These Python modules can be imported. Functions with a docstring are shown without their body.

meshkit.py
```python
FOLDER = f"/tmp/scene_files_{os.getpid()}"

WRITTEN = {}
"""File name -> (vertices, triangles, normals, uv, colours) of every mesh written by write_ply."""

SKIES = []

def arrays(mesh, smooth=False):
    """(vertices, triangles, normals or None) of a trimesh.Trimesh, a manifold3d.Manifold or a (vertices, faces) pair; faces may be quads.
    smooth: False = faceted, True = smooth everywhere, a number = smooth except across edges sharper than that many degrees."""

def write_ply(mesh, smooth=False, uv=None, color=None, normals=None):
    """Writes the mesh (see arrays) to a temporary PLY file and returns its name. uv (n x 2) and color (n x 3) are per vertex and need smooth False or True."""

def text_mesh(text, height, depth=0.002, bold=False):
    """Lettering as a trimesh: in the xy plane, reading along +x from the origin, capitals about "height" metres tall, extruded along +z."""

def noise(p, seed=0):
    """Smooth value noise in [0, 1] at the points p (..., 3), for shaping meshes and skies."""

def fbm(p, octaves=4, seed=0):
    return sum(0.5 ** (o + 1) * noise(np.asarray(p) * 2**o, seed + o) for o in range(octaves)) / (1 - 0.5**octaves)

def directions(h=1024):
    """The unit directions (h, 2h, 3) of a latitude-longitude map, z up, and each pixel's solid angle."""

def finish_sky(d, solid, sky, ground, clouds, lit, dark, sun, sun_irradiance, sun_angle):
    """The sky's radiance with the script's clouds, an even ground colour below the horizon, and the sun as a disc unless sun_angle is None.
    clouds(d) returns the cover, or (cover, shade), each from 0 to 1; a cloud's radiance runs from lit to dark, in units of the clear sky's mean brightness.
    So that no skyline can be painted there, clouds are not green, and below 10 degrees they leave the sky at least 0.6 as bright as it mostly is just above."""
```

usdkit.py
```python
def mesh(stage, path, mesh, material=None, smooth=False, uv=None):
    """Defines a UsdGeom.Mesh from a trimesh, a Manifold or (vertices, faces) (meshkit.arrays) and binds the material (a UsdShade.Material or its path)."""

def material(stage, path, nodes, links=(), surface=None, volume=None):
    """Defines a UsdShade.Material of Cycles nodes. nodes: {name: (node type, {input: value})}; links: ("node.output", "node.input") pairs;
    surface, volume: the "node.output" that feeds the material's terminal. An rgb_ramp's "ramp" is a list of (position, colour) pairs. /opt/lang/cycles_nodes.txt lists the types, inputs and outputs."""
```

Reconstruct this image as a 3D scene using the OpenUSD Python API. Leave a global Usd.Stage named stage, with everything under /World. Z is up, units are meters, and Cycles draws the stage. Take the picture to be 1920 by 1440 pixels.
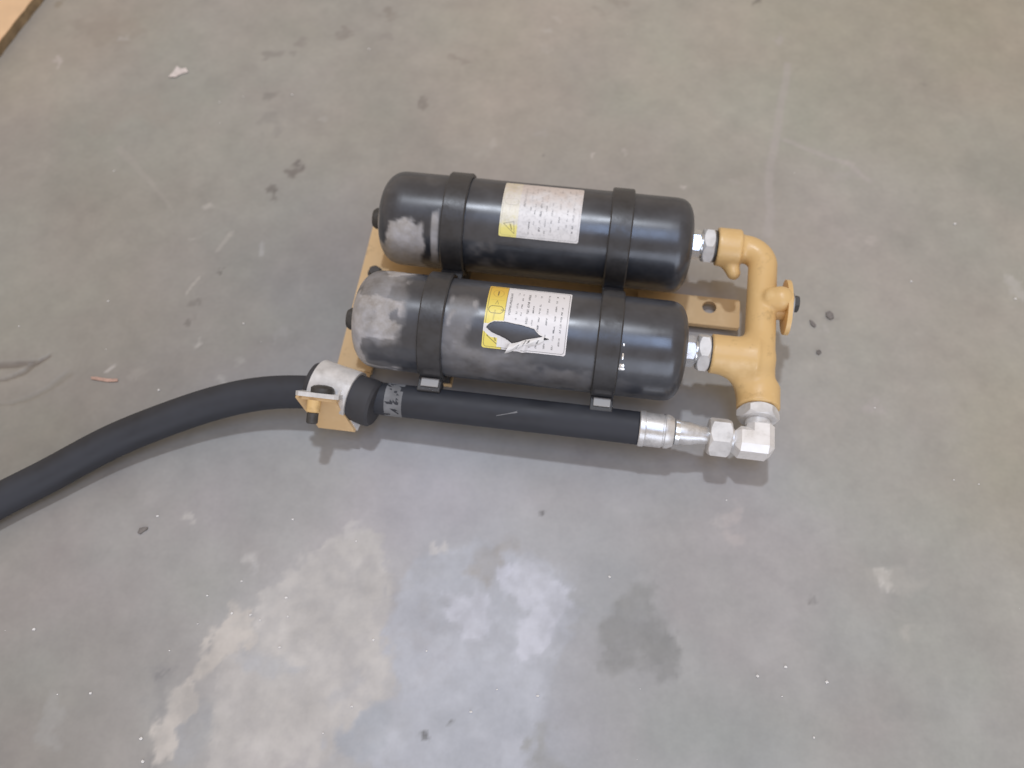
import math
import numpy as np, trimesh, manifold3d, usdkit, meshkit
from shapely.geometry import Polygon, Point
from pxr import Usd, UsdGeom, UsdLux, UsdShade, Gf, Sdf

stage = Usd.Stage.CreateInMemory()
UsdGeom.SetStageUpAxis(stage, 'Z')
UsdGeom.SetStageMetersPerUnit(stage, 1.0)
UsdGeom.Xform.Define(stage, '/World')
rng = np.random.default_rng(7)
RAD = math.radians

# ------------------------------------------------------------------ camera
PITCH, ROLL, CAMZ, FOCAL = 1.09715567, -0.03968003, 0.931788, 1659.58
EYE = np.array([0, 0, CAMZ])
FWD = np.array([0, math.cos(PITCH), -math.sin(PITCH)])
_r = np.array([1.0, 0, 0]); _u = np.cross(_r, FWD)
RIGHT = math.cos(ROLL) * _r + math.sin(ROLL) * _u
UP = -math.sin(ROLL) * _r + math.cos(ROLL) * _u
cam = UsdGeom.Camera.Define(stage, '/World/camera')
cam.CreateHorizontalApertureAttr(36.0)
cam.CreateVerticalApertureAttr(27.0)
cam.CreateFocalLengthAttr(36.0 * FOCAL / 1920)
cam.CreateFStopAttr(4.2)
cam.CreateFocusDistanceAttr(0.80)
cam.CreateExposureAttr(0.12)
cam.CreateClippingRangeAttr(Gf.Vec2f(0.02, 200))
cam.AddTransformOp().Set(Gf.Matrix4d(*RIGHT, 0, *UP, 0, *(-FWD), 0, *EYE, 1))

# ------------------------------------------------------------------ lamps of the workshop
def look(prim, pos, target):
    f = np.array(target, float) - pos; f /= np.linalg.norm(f)
    r = np.cross(f, [0, 0, 1.0]) if abs(f[2]) < .999 else np.array([1.0, 0, 0]); r /= np.linalg.norm(r)
    u = np.cross(r, f)
    UsdGeom.Xformable(prim).AddTransformOp().Set(Gf.Matrix4d(*r, 0, *u, 0, *(-f), 0, *pos, 1))

key = UsdLux.DiskLight.Define(stage, '/World/high_bay_lamp')          # hung overhead, a little beyond the unit
key.CreateRadiusAttr(0.13); key.CreateIntensityAttr(430.0); key.CreateColorAttr(Gf.Vec3f(0.90, 0.98, 1.11))
look(key.GetPrim(), np.array([-0.165, 1.45, 5.05]), (0, .4, 0))
roof = UsdLux.RectLight.Define(stage, '/World/roof_light')            # translucent roof sheet
roof.CreateWidthAttr(1.3); roof.CreateHeightAttr(1.9); roof.CreateIntensityAttr(4.6); roof.CreateColorAttr(Gf.Vec3f(0.56, 0.78, 1.24))
look(roof.GetPrim(), np.array([0.2, -.7, 5.0]), (0.2, -.69, 0))
door = UsdLux.RectLight.Define(stage, '/World/doorway_light')         # open door behind the photographer
door.CreateWidthAttr(3.2); door.CreateHeightAttr(2.6); door.CreateIntensityAttr(2.4); door.CreateColorAttr(Gf.Vec3f(0.75, 0.88, 1.12))
look(door.GetPrim(), np.array([0.8, -4.2, 1.6]), (0.2, .5, .1))
amb = UsdLux.DomeLight.Define(stage, '/World/hall_ambience')          # warm walls and roof of the hall
m = usdkit.material(stage, '/World/Looks/hall_walls', {'b': ('background_shader', {'color': (1.22, 0.98, 0.74), 'strength': 0.43})}, [], surface='b.background')
UsdShade.MaterialBindingAPI.Apply(amb.GetPrim()).Bind(m)

# ------------------------------------------------------------------ helpers
def on_floor(px, py, z=0.0):
    d = FWD + RIGHT * (px - 960) / FOCAL - UP * (py - 720) / FOCAL
    return (EYE + d * (z - CAMZ) / d[2])[:2]

def lin(r, g, b):
    c = np.array([r, g, b], float) / 255
    return np.where(c <= .04045, c / 12.92, ((c + .055) / 1.055) ** 2.4)

used = {}
def numbered(path):
    k = used.get(path, -1) + 1; used[path] = k
    return path if k == 0 else '%s_%03d' % (path, k)

def tag(p, label=None, cat=None, group=None, kind=None):
    p = p.GetPrim() if hasattr(p, 'GetPrim') else p
    for k, v in (('label', label), ('category', cat), ('group', group), ('kind', kind)):
        if v: p.SetCustomDataByKey(k, v)
    return p

def obj(name, mesh, mat, parent=None, label=None, smooth=35, attr=None):
    path = numbered((parent.GetPath().pathString if parent else '/World') + '/' + name)
    if attr is not None: smooth = True
    m = usdkit.mesh(stage, path, mesh, M[mat], smooth=smooth)
    if attr is not None:
        for k, v in attr.items():
            v = np.asarray(v, np.float32)
            api = UsdGeom.PrimvarsAPI(m)
            if v.ndim == 1: api.CreatePrimvar(k, Sdf.ValueTypeNames.FloatArray, 'vertex').Set(list(map(float, v)))
            else:
                from pxr import Vt
                api.CreatePrimvar(k, Sdf.ValueTypeNames.Color3fArray, 'vertex').Set(Vt.Vec3fArray.FromNumpy(v))
    p = m.GetPrim()
    if label: p.SetCustomDataByKey('label', label)
    return p

def cat(*ms): return trimesh.util.concatenate([trimesh.Trimesh(*tm(x), process=False) for x in ms])
def tm(x):
    if hasattr(x, 'to_mesh'):
        k = x.to_mesh(); return np.array(k.vert_properties[:, :3]), np.array(k.tri_verts)
    if isinstance(x, tuple): return x
    return np.array(x.vertices), np.array(x.faces)

def box(lo, hi, b=0.0008):
    lo, hi = np.array(lo, float), np.array(hi, float); pts = []
    for sx in (0, 1):
        for sy in (0, 1):
            for sz in (0, 1):
                c = np.where([sx, sy, sz], hi, lo); s = np.where([sx, sy, sz], -1, 1)
                for k in range(3):
                    q = c + s * b; q[k] = c[k]; pts.append(q)
    return trimesh.convex.convex_hull(np.array(pts))

def frame(axis):
    a = np.array(axis, float); a /= np.linalg.norm(a)
    h = np.array([0, 0, 1.0]) if abs(a[2]) < .9 else np.array([1.0, 0, 0])
    u = np.cross(h, a); u /= np.linalg.norm(u); return a, u, np.cross(a, u)

def lathe(profile, base, axis, n=48, rot=0.0, scale=(1, 1)):
    """profile: (distance along the axis, radius) pairs, closed by caps where the radius is not 0."""
    a, u, w = frame(axis); base = np.array(base, float)
    prof = [(profile[0][0], 0.0)] * (profile[0][1] > 1e-6) + list(profile) + [(profile[-1][0], 0.0)] * (profile[-1][1] > 1e-6)
    t = rot + np.arange(n) / n * 2 * math.pi
    v = []; 
    for s, r in prof:
        v.append(base + a * s + np.outer(np.cos(t) * r * scale[0], u) + np.outer(np.sin(t) * r * scale[1], w))
    v = np.vstack(v); f = []
    i = np.arange(n); j = (i + 1) % n
    for k in range(len(prof) - 1):
        A, B = k * n, (k + 1) * n
        f += [np.stack([A + i, A + j, B + j], 1), np.stack([A + i, B + j, B + i], 1)]
    t_ = trimesh.Trimesh(v, np.vstack(f), process=True, merge_tex=True)
    t_.update_faces(t_.nondegenerate_faces()); t_.remove_unreferenced_vertices()
    return t_

def rod(p, q, r, n=32, ch=0.0008):
    p, q = np.array(p, float), np.array(q, float); L = np.linalg.norm(q - p)
    return lathe([(0, r - ch), (ch, r), (L - ch, r), (L, r - ch)], p, q - p, n)

def hexnut(base, axis, af, length, rot=0.0, hole=None):
    """hexagonal nut with turned (chamfered) corners"""
    R = af / 2 / math.cos(math.pi / 6)
    a = lathe([(0, R), (length, R)], base, axis, 6, rot)
    c = lathe([(0, af / 2 * .97), (R * .16, R * 1.01), (length - R * .16, R * 1.01), (length, af / 2 * .97)], base, axis, 48)
    A = manifold3d.Manifold(manifold3d.Mesh(np.asarray(a.vertices, np.float32), np.asarray(a.faces, np.uint32)))
    C = manifold3d.Manifold(manifold3d.Mesh(np.asarray(c.vertices, np.float32), np.asarray(c.faces, np.uint32)))
    if A.volume() < 0 or C.volume() < 0 or A.is_empty() or C.is_empty(): return a
    return A ^ C

def spline(pts, n=160):
    from scipy.interpolate import CubicSpline
    pts = np.array(pts, float); d = np.r_[0, np.cumsum(np.linalg.norm(np.diff(pts, axis=0), axis=1))]
    return CubicSpline(d, pts)(np.linspace(0, d[-1], n))

def tube(path, r, n=40, caps=True):
    path = np.array(path, float); T = np.gradient(path, axis=0); T /= np.linalg.norm(T, axis=1)[:, None]
    _, u, w = frame(T[0]); v = []
    r = np.broadcast_to(r, len(path)); t = np.arange(n) / n * 2 * math.pi
    for k in range(len(path)):
        u = u - T[k] * (u @ T[k]); u /= np.linalg.norm(u); w = np.cross(T[k], u)
        v.append(path[k] + r[k] * (np.outer(np.cos(t), u) + np.outer(np.sin(t), w)))
    v = np.vstack(v); i = np.arange(n); j = (i + 1) % n; f = []
    for k in range(len(path) - 1):
        A, B = k * n, (k + 1) * n
        f += [np.stack([A + i, A + j, B + j], 1), np.stack([A + i, B + j, B + i], 1)]
    if caps:
        v = np.vstack([v, path[0], path[-1]]); a = len(v) - 2; B = (len(path) - 1) * n
        f += [np.stack([np.full(n, a), j, i], 1), np.stack([np.full(n, a + 1), B + i, B + j], 1)]
    return trimesh.Trimesh(v, np.vstack(f), process=False)

def flat(poly, thick, z0=0.0):
    m = trimesh.creation.extrude_polygon(poly, thick, engine='earcut'); m.apply_translation([0, 0, z0]); return m

def sstep(a, b, x): t = np.clip((x - a) / (b - a), 0, 1); return t * t * (3 - 2 * t)

# ------------------------------------------------------------------ materials
M = {}
def mat(name, nodes, links, surface='p.BSDF'):
    M[name] = usdkit.material(stage, '/World/Looks/' + name, nodes, links, surface=surface)

def plain(name, color, rough=.5, metal=0., var=.12, scale=60., bump=.0, bscale=300., spec=.5, rvar=.12):
    c = np.array(color, float)
    mat(name, {'t': ('texture_coordinate', {}), 'n': ('noise_texture', {'scale': scale, 'detail': 5.0, 'roughness': .6}),
               'r': ('rgb_ramp', {'ramp': [(.3, tuple(c * (1 - var))), (.7, tuple(np.minimum(c * (1 + var), .95)))]}),
               'q': ('map_range', {'from_min': .3, 'from_max': .7, 'to_min': rough - rvar, 'to_max': rough + rvar}),
               'b': ('noise_texture', {'scale': bscale, 'detail': 3.0}), 'k': ('bump', {'strength': bump, 'distance': .001}),
               'p': ('principled_bsdf', {'metallic': metal, 'specular_ior_level': spec})},
        [('t.object', 'n.vector'), ('t.object', 'b.vector'), ('n.fac', 'r.fac'), ('r.color', 'p.base_color'), ('n.fac', 'q.value'), ('q.result', 'p.roughness'),
         ('b.fac', 'k.height')] + ([('k.normal', 'p.normal')] if bump else []))

# black stoving paint under dust: the "dust" primvar says where the dust lies
mat('black_paint', {'t': ('texture_coordinate', {}), 'd': ('attribute', {'attribute': 'dust'}),
    'n': ('noise_texture', {'scale': 55.0, 'detail': 6.0, 'roughness': .6}), 'h': ('noise_texture', {'scale': 16.0, 'detail': 5.0, 'roughness': .6}),
    'y': ('noise_texture', {'scale': 30.0, 'detail': 7.0, 'roughness': .68}), 'c': ('rgb_ramp', {'ramp': [(.35, (.030, .034, .044)), (.65, (.047, .052, .064))]}),
    'e': ('rgb_ramp', {'ramp': [(.3, (.27, .235, .20)), (.45, (.42, .40, .385)), (.62, (.54, .535, .56))]}),
    'x': ('mix', {}), 'q': ('mix', {'color1': (.25, .25, .25), 'color2': (.85, .85, .85)}),
    'u': ('map_range', {'from_min': .35, 'from_max': .7, 'to_min': -.05, 'to_max': .12}), 's': ('math', {'math_type': 'add'}),
    'w': ('separate_color', {}), 'k': ('bump', {'strength': .12, 'distance': .0008}),
    'p': ('principled_bsdf', {'specular_ior_level': .8})},
    [('t.object', 'n.vector'), ('t.object', 'h.vector'), ('n.fac', 'c.fac'), ('y.fac', 'e.fac'), ('t.object', 'y.vector'), ('d.fac', 'x.fac'), ('c.color', 'x.color1'), ('e.color', 'x.color2'),
     ('x.color', 'p.base_color'), ('d.fac', 'q.fac'), ('q.color', 'w.color'), ('w.r', 's.value1'), ('h.fac', 'u.value'), ('u.result', 's.value2'), ('s.value', 'p.roughness'),
     ('h.fac', 'k.height'), ('k.normal', 'p.normal')])
plain('clamp_paint', (.045, .045, .048), .34, var=.15, spec=.5, bump=.06)
plain('rubber', (.052, .053, .059), .62, var=.18, scale=40, bump=.05, bscale=500, spec=.35)
plain('hose_rubber', (.034, .037, .046), .58, var=.22, scale=25, bump=.08, bscale=700, spec=.4)
plain('dusty_rubber', (.20, .205, .215), .8, var=.3, scale=50, spec=.3)
for nm, c1, c2, c3, ro in (('yellow_paint', (.50, .34, .15), (.74, .505, .225), (.83, .60, .30), .34), ('yellow_plate', (.48, .335, .18), (.68, .475, .25), (.76, .55, .31), .46)):
    mat(nm, {'t': ('texture_coordinate', {}), 'n': ('noise_texture', {'scale': 32.0, 'detail': 8.0, 'roughness': .66}), 'g': ('noise_texture', {'scale': 230.0, 'detail': 4.0}),
             'r': ('rgb_ramp', {'ramp': [(.28, c1), (.42, c2), (.55, c2), (.72, c3)]}), 'q': ('map_range', {'from_min': .3, 'from_max': .7, 'to_min': ro + .14, 'to_max': ro - .06}),
             'k': ('bump', {'strength': .22, 'distance': .001}), 'p': ('principled_bsdf', {})},
        [('t.object', 'n.vector'), ('t.object', 'g.vector'), ('n.fac', 'r.fac'), ('r.color', 'p.base_color'), ('n.fac', 'q.value'), ('q.result', 'p.roughness'), ('g.fac', 'k.height'), ('k.normal', 'p.normal')])
plain('zinc', (.70, .695, .69), .36, metal=.5, var=.20, scale=70, rvar=.12, bump=.04)
plain('bright_steel', (.86, .87, .88), .22, metal=.85, var=.06, scale=90, rvar=.06)
plain('white_zinc', (.86, .85, .84), .36, metal=.25, var=.06, scale=60)
plain('grey_steel', (.36, .355, .35), .5, metal=.4, var=.15, scale=120)
plain('silver_paint', (.68, .675, .67), .40, metal=.15, var=.16, scale=70)
plain('dark_steel', (.07, .068, .066), .5, metal=.3, var=.25, scale=200)
plain('plywood_face', (.76, .52, .31), .7, var=.09, scale=18, bump=.1)
plain('plywood_edge', (.26, .19, .11), .85, var=.35, scale=60, bump=.4)
plain('pale_flake', (.66, .60, .57), .7, var=.12, scale=150)
plain('white_speck', (.75, .75, .74), .5, var=.1, scale=150)
plain('rust_chip', (.48, .32, .26), .75, var=.3, scale=150)
plain('dark_chip', (.19, .175, .165), .75, var=.3, scale=200)
mat('sticker', {'a': ('attribute', {'attribute': 'print'}), 'p': ('principled_bsdf', {'roughness': .38, 'specular_ior_level': .45})}, [('a.color', 'p.base_color')])
mat('concrete', {'t': ('texture_coordinate', {}), 'a': ('attribute', {'attribute': 'tone'}), 'g': ('attribute', {'attribute': 'polish'}),
    'n': ('noise_texture', {'scale': 160.0, 'detail': 6.0, 'roughness': .65}), 'f': ('noise_texture', {'scale': 34.0, 'detail': 7.0, 'roughness': .62}),
    'r': ('rgb_ramp', {'ramp': [(.3, (.965, .965, .965)), (.7, (1.035, 1.035, 1.035))]}), 'r2': ('rgb_ramp', {'ramp': [(.3, (.95, .95, .955)), (.7, (1.05, 1.05, 1.045))]}),
    'm': ('mix', {'mix_type': 'multiply', 'fac': 1.0}), 'm2': ('mix', {'mix_type': 'multiply', 'fac': 1.0}),
    'q': ('map_range', {'from_min': 0., 'from_max': 1., 'to_min': .66, 'to_max': .42}), 'v': ('math', {'math_type': 'multiply_add', 'value2': .22}),
    'o': ('map_range', {'from_min': .3, 'from_max': .7, 'to_min': -.1, 'to_max': .1}),
    'k': ('bump', {'strength': .15, 'distance': .0008}), 'p': ('principled_bsdf', {'specular_ior_level': .45})},
    [('t.object', 'n.vector'), ('t.object', 'f.vector'), ('n.fac', 'r.fac'), ('f.fac', 'r2.fac'), ('a.color', 'm.color1'), ('r.color', 'm.color2'),
     ('m.color', 'm2.color1'), ('r2.color', 'm2.color2'), ('m2.color', 'p.base_color'), ('g.fac', 'q.value'), ('f.fac', 'o.value'), ('o.result', 'v.value1'), ('q.result', 'v.value3'), ('v.value', 'p.roughness'),
     ('f.fac', 'k.height'), ('k.normal', 'p.normal')])

# ------------------------------------------------------------------ floor
def build_floor():
    def axis(a, b, step, far):
        mid = np.arange(a, b + 1e-9, step); g = step * 1.5 ** np.arange(1, 40); g = np.cumsum(g); g = g[g < far]
        return np.r_[a - g[::-1], mid, b + g]
    X, Y = axis(-.95, .95, .003, 6.0), axis(-.06, 1.32, .003, 6.0)
    x, y = np.meshgrid(X, Y); P = np.stack([x.ravel(), y.ravel(), np.zeros(x.size)], 1)
    n1 = meshkit.fbm(P * 9 + 3.1, 5, 11); n2 = meshkit.fbm(P * 26 + 1.7, 4, 5); n3 = meshkit.fbm(P * 70 + .3, 3, 9); n4 = meshkit.fbm(P * 4.5 + 8, 4, 2)
    n5 = meshkit.fbm(P * 130 + 5, 2, 21); n6 = meshkit.fbm(P * 110 + 2, 3, 22)
    warp = np.stack([meshkit.fbm(P * 14 + 20, 4, 31) - .5, meshkit.fbm(P * 14 + 40, 4, 32) - .5], 1)
    W = P[:, :2] + warp * .07
    # broad tones of the slab
    S = [(60, 60, 160, 153, 142), (300, 250, 153, 152, 145), (100, 400, 151, 148, 140), (600, 60, 160, 156, 148), (960, 150, 168, 162, 152), (1300, 150, 167, 162, 150),
         (1600, 150, 163, 159, 146), (1850, 60, 161, 155, 140), (1850, 480, 161, 159, 150), (1600, 500, 166, 160, 152), (1650, 800, 165, 162, 156), (1890, 850, 163, 160, 145),
         (1860, 1200, 164, 163, 156), (1500, 1200, 164, 164, 163), (1300, 1400, 160, 161, 160), (900, 1120, 170, 172, 178), (900, 1380, 170, 174, 181), (500, 1380, 182, 180, 178), (600, 1120, 174, 173, 174),
         (300, 1050, 158, 157, 155), (150, 1250, 150, 149, 146), (60, 1420, 148, 146, 141), (420, 600, 149, 148, 144), (590, 560, 141, 141, 142), (150, 600, 147, 144, 136), (80, 800, 142, 139, 130),
         (480, 900, 160, 159, 159), (800, 950, 166, 166, 172), (1100, 950, 164, 162, 163), (1300, 1000, 165, 163, 163), (1000, 600, 160, 154, 146), (650, 250, 157, 153, 145), (1700, 1400, 165, 164, 160)]
    num = np.zeros((len(P), 3)); den = np.zeros((len(P), 1))
    for px, py, *c in S:
        d2 = ((W - on_floor(px, py)) ** 2).sum(1)[:, None]; w = 1 / (d2 + .004) ** 1.6
        num += w * lin(*c); den += w
    tone = num / den
    tone *= (1 + .20 * (n1 - .5) + .20 * (n2 - .5) + .13 * (n3 - .5))[:, None]
    hue = (n4 - .5)[:, None] * 1.0
    tone *= 1 + hue * np.array([.07, -.005, -.06]); g = (meshkit.fbm(P * 12 + 60, 4, 77) - .5)[:, None]
    tone *= 1 + g * np.array([-.045, .035, -.01])
    def patch(outline, color, k, soft=.012, wob=.03):
        """a stain with an uneven edge; outline on the floor"""
        nonlocal tone
        from shapely import contains_xy, distance, points
        poly = Polygon([on_floor(*q) for q in outline]); q = P[:, :2] + warp * wob * 1.6 + np.stack([n3 - .5, n2 - .5], 1) * wob * .9 + np.stack([n5 - .5, n6 - .5], 1) * wob * .5
        a, b, c, d = poly.buffer(.08).bounds
        sel = np.where((P[:, 0] > a - .05) & (P[:, 0] < c + .05) & (P[:, 1] > b - .05) & (P[:, 1] < d + .05))[0]
        pt = points(q[sel]); dist = distance(pt, poly.exterior); ins = contains_xy(poly, q[sel])
        s = np.where(ins, dist, -dist); w = sstep(-soft, soft, s)[:, None] * np.clip(k * (.70 + .45 * sstep(.36, .58, n3[sel] * .6 + n6[sel] * .4)), 0, 1)[:, None]
        tone[sel] = tone[sel] * (1 - w) + lin(*color) * (1 + .45 * (n2[sel] - .5) + .25 * (n3[sel] - .5))[:, None] * w
    def zp(*q): return [(150 + x / 1.6, 950 + y / 1.6) for x, y in q]
    patch(zp((560, 260), (650, 190), (700, 130), (830, 50), (880, 120), (905, 250), (945, 370), (938, 480), (952, 585), (870, 592), (835, 650), (740, 720), (770, 800), (350, 800), (420, 640), (400, 560), (450, 470), (545, 430), (560, 330)), (187, 185, 182), .85, .005)
    patch(zp((500, 430), (600, 440), (640, 500), (560, 520), (500, 490)), (168, 171, 175), .6, .006)
    patch(zp((270, 660), (350, 600), (410, 610), (380, 700), (300, 800), (240, 790)), (163, 165, 168), .6, .006)
    patch(zp((740, 540), (830, 480), (850, 500), (760, 580), (700, 610)), (170, 171, 174), .5, .005)
    patch(zp((455, 285), (475, 300), (515, 320), (545, 345), (540, 420), (480, 455), (440, 475), (390, 525), (350, 560), (340, 610), (290, 690), (240, 770), (200, 780), (215, 740), (190, 665), (250, 580), (310, 540), (360, 470), (385, 390), (440, 350)), (192, 188, 182), .85, .003)
    patch(zp((940, 300), (980, 160), (1180, 120), (1440, 180), (1470, 400), (1385, 600), (1385, 800), (740, 800), (730, 720), (830, 650), (870, 592), (950, 585)), (177, 181, 189), .75, .006)
    patch(zp((740, 720), (835, 650), (870, 590), (930, 590), (940, 700), (860, 790), (745, 790)), (160, 165, 171), .6, .006)
    patch(zp((1255, 200), (1310, 185), (1400, 200), (1450, 250), (1440, 330), (1390, 420), (1310, 420), (1290, 330), (1245, 260)), (196, 199, 209), .7, .004)
    patch(zp((1090, 260), (1160, 265), (1195, 240), (1195, 310), (1165, 380), (1130, 390), (1090, 310)), (197, 200, 210), .7, .004)
    patch(zp((1260, 195), (1320, 185), (1320, 215), (1280, 250), (1255, 250)), (205, 208, 220), .6, .003)
    patch(zp((1170, 170), (1340, 110), (1310, 170), (1240, 220), (1200, 240), (1170, 220)), (160, 157, 154), .7, .006)
    patch(zp((1580, 280), (1640, 240), (1700, 240), (1710, 330), (1750, 370), (1790, 440), (1770, 515), (1720, 520), (1680, 480), (1620, 495), (1580, 480), (1560, 400), (1560, 350)), (142, 143, 142), .75, .006, .02)
    patch(zp((1660, 380), (1760, 380), (1790, 440), (1760, 460), (1670, 450)), (134, 135, 134), .6, .005, .02)
    patch(zp((1385, 640), (1420, 620), (1430, 720), (1470, 760), (1470, 800), (1385, 800)), (152, 153, 150), .6, .006)
    patch(zp((205, 480), (260, 500), (260, 590), (220, 620), (215, 560)), (138, 138, 139), .55, .006)
    patch(zp((170, 780), (190, 740), (215, 760), (205, 800)), (130, 130, 130), .6, .005)
    patch(zp((480, 155), (520, 155), (515, 180), (480, 178)), (196, 195, 193), .7, .003, .01)
    patch(zp((530, 265), (630, 235), (650, 260), (560, 275)), (184, 183, 181), .6, .004, .015)
    for px, py, r, c, k in [(550, 326, 15, (112, 106, 102), .75), (562, 310, 9, (105, 100, 98), .7), (506, 358, 10, (112, 108, 104), .75), (510, 370, 8, (112, 108, 104), .6), (500, 180, 20, (132, 129, 124), .7),
                            (520, 106, 18, (134, 130, 125), .6), (560, 88, 15, (138, 133, 128), .6), (650, 60, 16, (136, 130, 124), .6), (735, 18, 18, (136, 130, 122), .6), (720, 70, 14, (140, 135, 130), .5), (787, 188, 11, (132, 126, 120), .65),
                            (870, 118, 15, (146, 138, 130), .6), (1420, 2, 12, (110, 105, 98), .7), (1740, 156, 8, (138, 134, 126), .6), (360, 572, 12, (120, 116, 112), .6), (348, 604, 6, (110, 106, 102), .6), (500, 235, 24, (140, 138, 133), .5),
                            (796, 1380, 7, (96, 96, 94), .8), (840, 1356, 4, (110, 110, 108), .7), (1020, 962, 4, (100, 98, 96), .8), (1518, 1122, 8, (140, 139, 138), .6), (1520, 1128, 4, (115, 112, 110), .6), (410, 512, 6, (98, 95, 92), .7), (1688, 1342, 14, (150, 150, 148), .5),
                            (300, 1262, 8, (122, 122, 124), .5), (1555, 596, 7, (130, 124, 119), .4), (200, 60, 40, (148, 140, 130), .5), (110, 10, 14, (138, 128, 112), .6), (1150, 12, 26, (145, 137, 128), .5), (250, 200, 60, (152, 146, 138), .4), (1020, 290, 4, (120, 116, 112), .7),
                            (1037, 30, 12, (186, 180, 172), .5), (1015, 55, 10, (182, 177, 170), .6), (1018, 90, 9, (178, 172, 165), .4), (230, 68, 9, (176, 172, 168), .6), (105, 118, 9, (178, 170, 165), .6), (240, 70, 6, (182, 178, 172), .5),
                            (605, 220, 14, (172, 169, 164), .6), (385, 385, 8, (182, 178, 172), .6), (362, 448, 7, (182, 178, 172), .6), (425, 440, 7, (172, 168, 162), .5), (371, 644, 11, (186, 184, 180), .7), (440, 685, 8, (170, 169, 166), .5), (270, 690, 10, (164, 160, 154), .4), (408, 720, 8, (178, 177, 174), .6), (530, 630, 14, (158, 158, 158), .6),
                            (475, 1075, 10, (182, 182, 182), .5), (370, 972, 9, (190, 188, 184), .6), (655, 985, 13, (192, 190, 188), .7), (820, 1030, 10, (198, 196, 194), .7), (1660, 1085, 12, (198, 196, 190), .7), (1655, 1092, 7, (208, 206, 202), .7), (1690, 1100, 24, (174, 172, 166), .5), (1378, 990, 16, (182, 176, 174), .6), (1355, 978, 9, (182, 178, 176), .6), (1712, 1200, 13, (178, 176, 170), .5), (1470, 70, 14, (174, 168, 164), .5),
                            (925, 270, 9, (182, 177, 170), .6), (915, 285, 12, (176, 172, 164), .5), (1113, 288, 6, (196, 190, 184), .7), (1170, 284, 8, (186, 180, 174), .6), (1025, 245, 14, (172, 168, 164), .4), (1590, 310, 11, (178, 172, 166), .6), (1600, 330, 16, (168, 164, 160), .5), (1630, 450, 10, (180, 174, 168), .5), (1280, 350, 5, (190, 184, 178), .7), (1373, 344, 10, (174, 168, 162), .5), (1455, 265, 13, (170, 165, 160), .5), (1910, 560, 14, (184, 182, 176), .5), (1895, 530, 12, (180, 178, 172), .5), (1640, 766, 16, (178, 172, 170), .5), (1548, 614, 8, (182, 178, 174), .5), (97, 1370, 20, (162, 162, 160), .5)]:
        c0 = on_floor(px, py); R = r * .00062 * 1.15
        q = P[:, :2] - c0; near = np.where(np.hypot(q[:, 0], q[:, 1]) < R * 5)[0]; q = q[near] * (1 + .5 * np.sin(px)) ** np.array([.5, -.5]) + warp[near] * min(.08, R * 3.5) + np.stack([meshkit.fbm(P[near] * (.9 / R) + py, 3, 6) - .5, meshkit.fbm(P[near] * (.9 / R) + px, 3, 7) - .5], 1) * R * 3.0
        w = (1 - sstep(R * .45, R * 1.35, np.hypot(q[:, 0], q[:, 1])))[:, None] * k
        tone[near] = tone[near] * (1 - w) + lin(*c) * w
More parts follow.
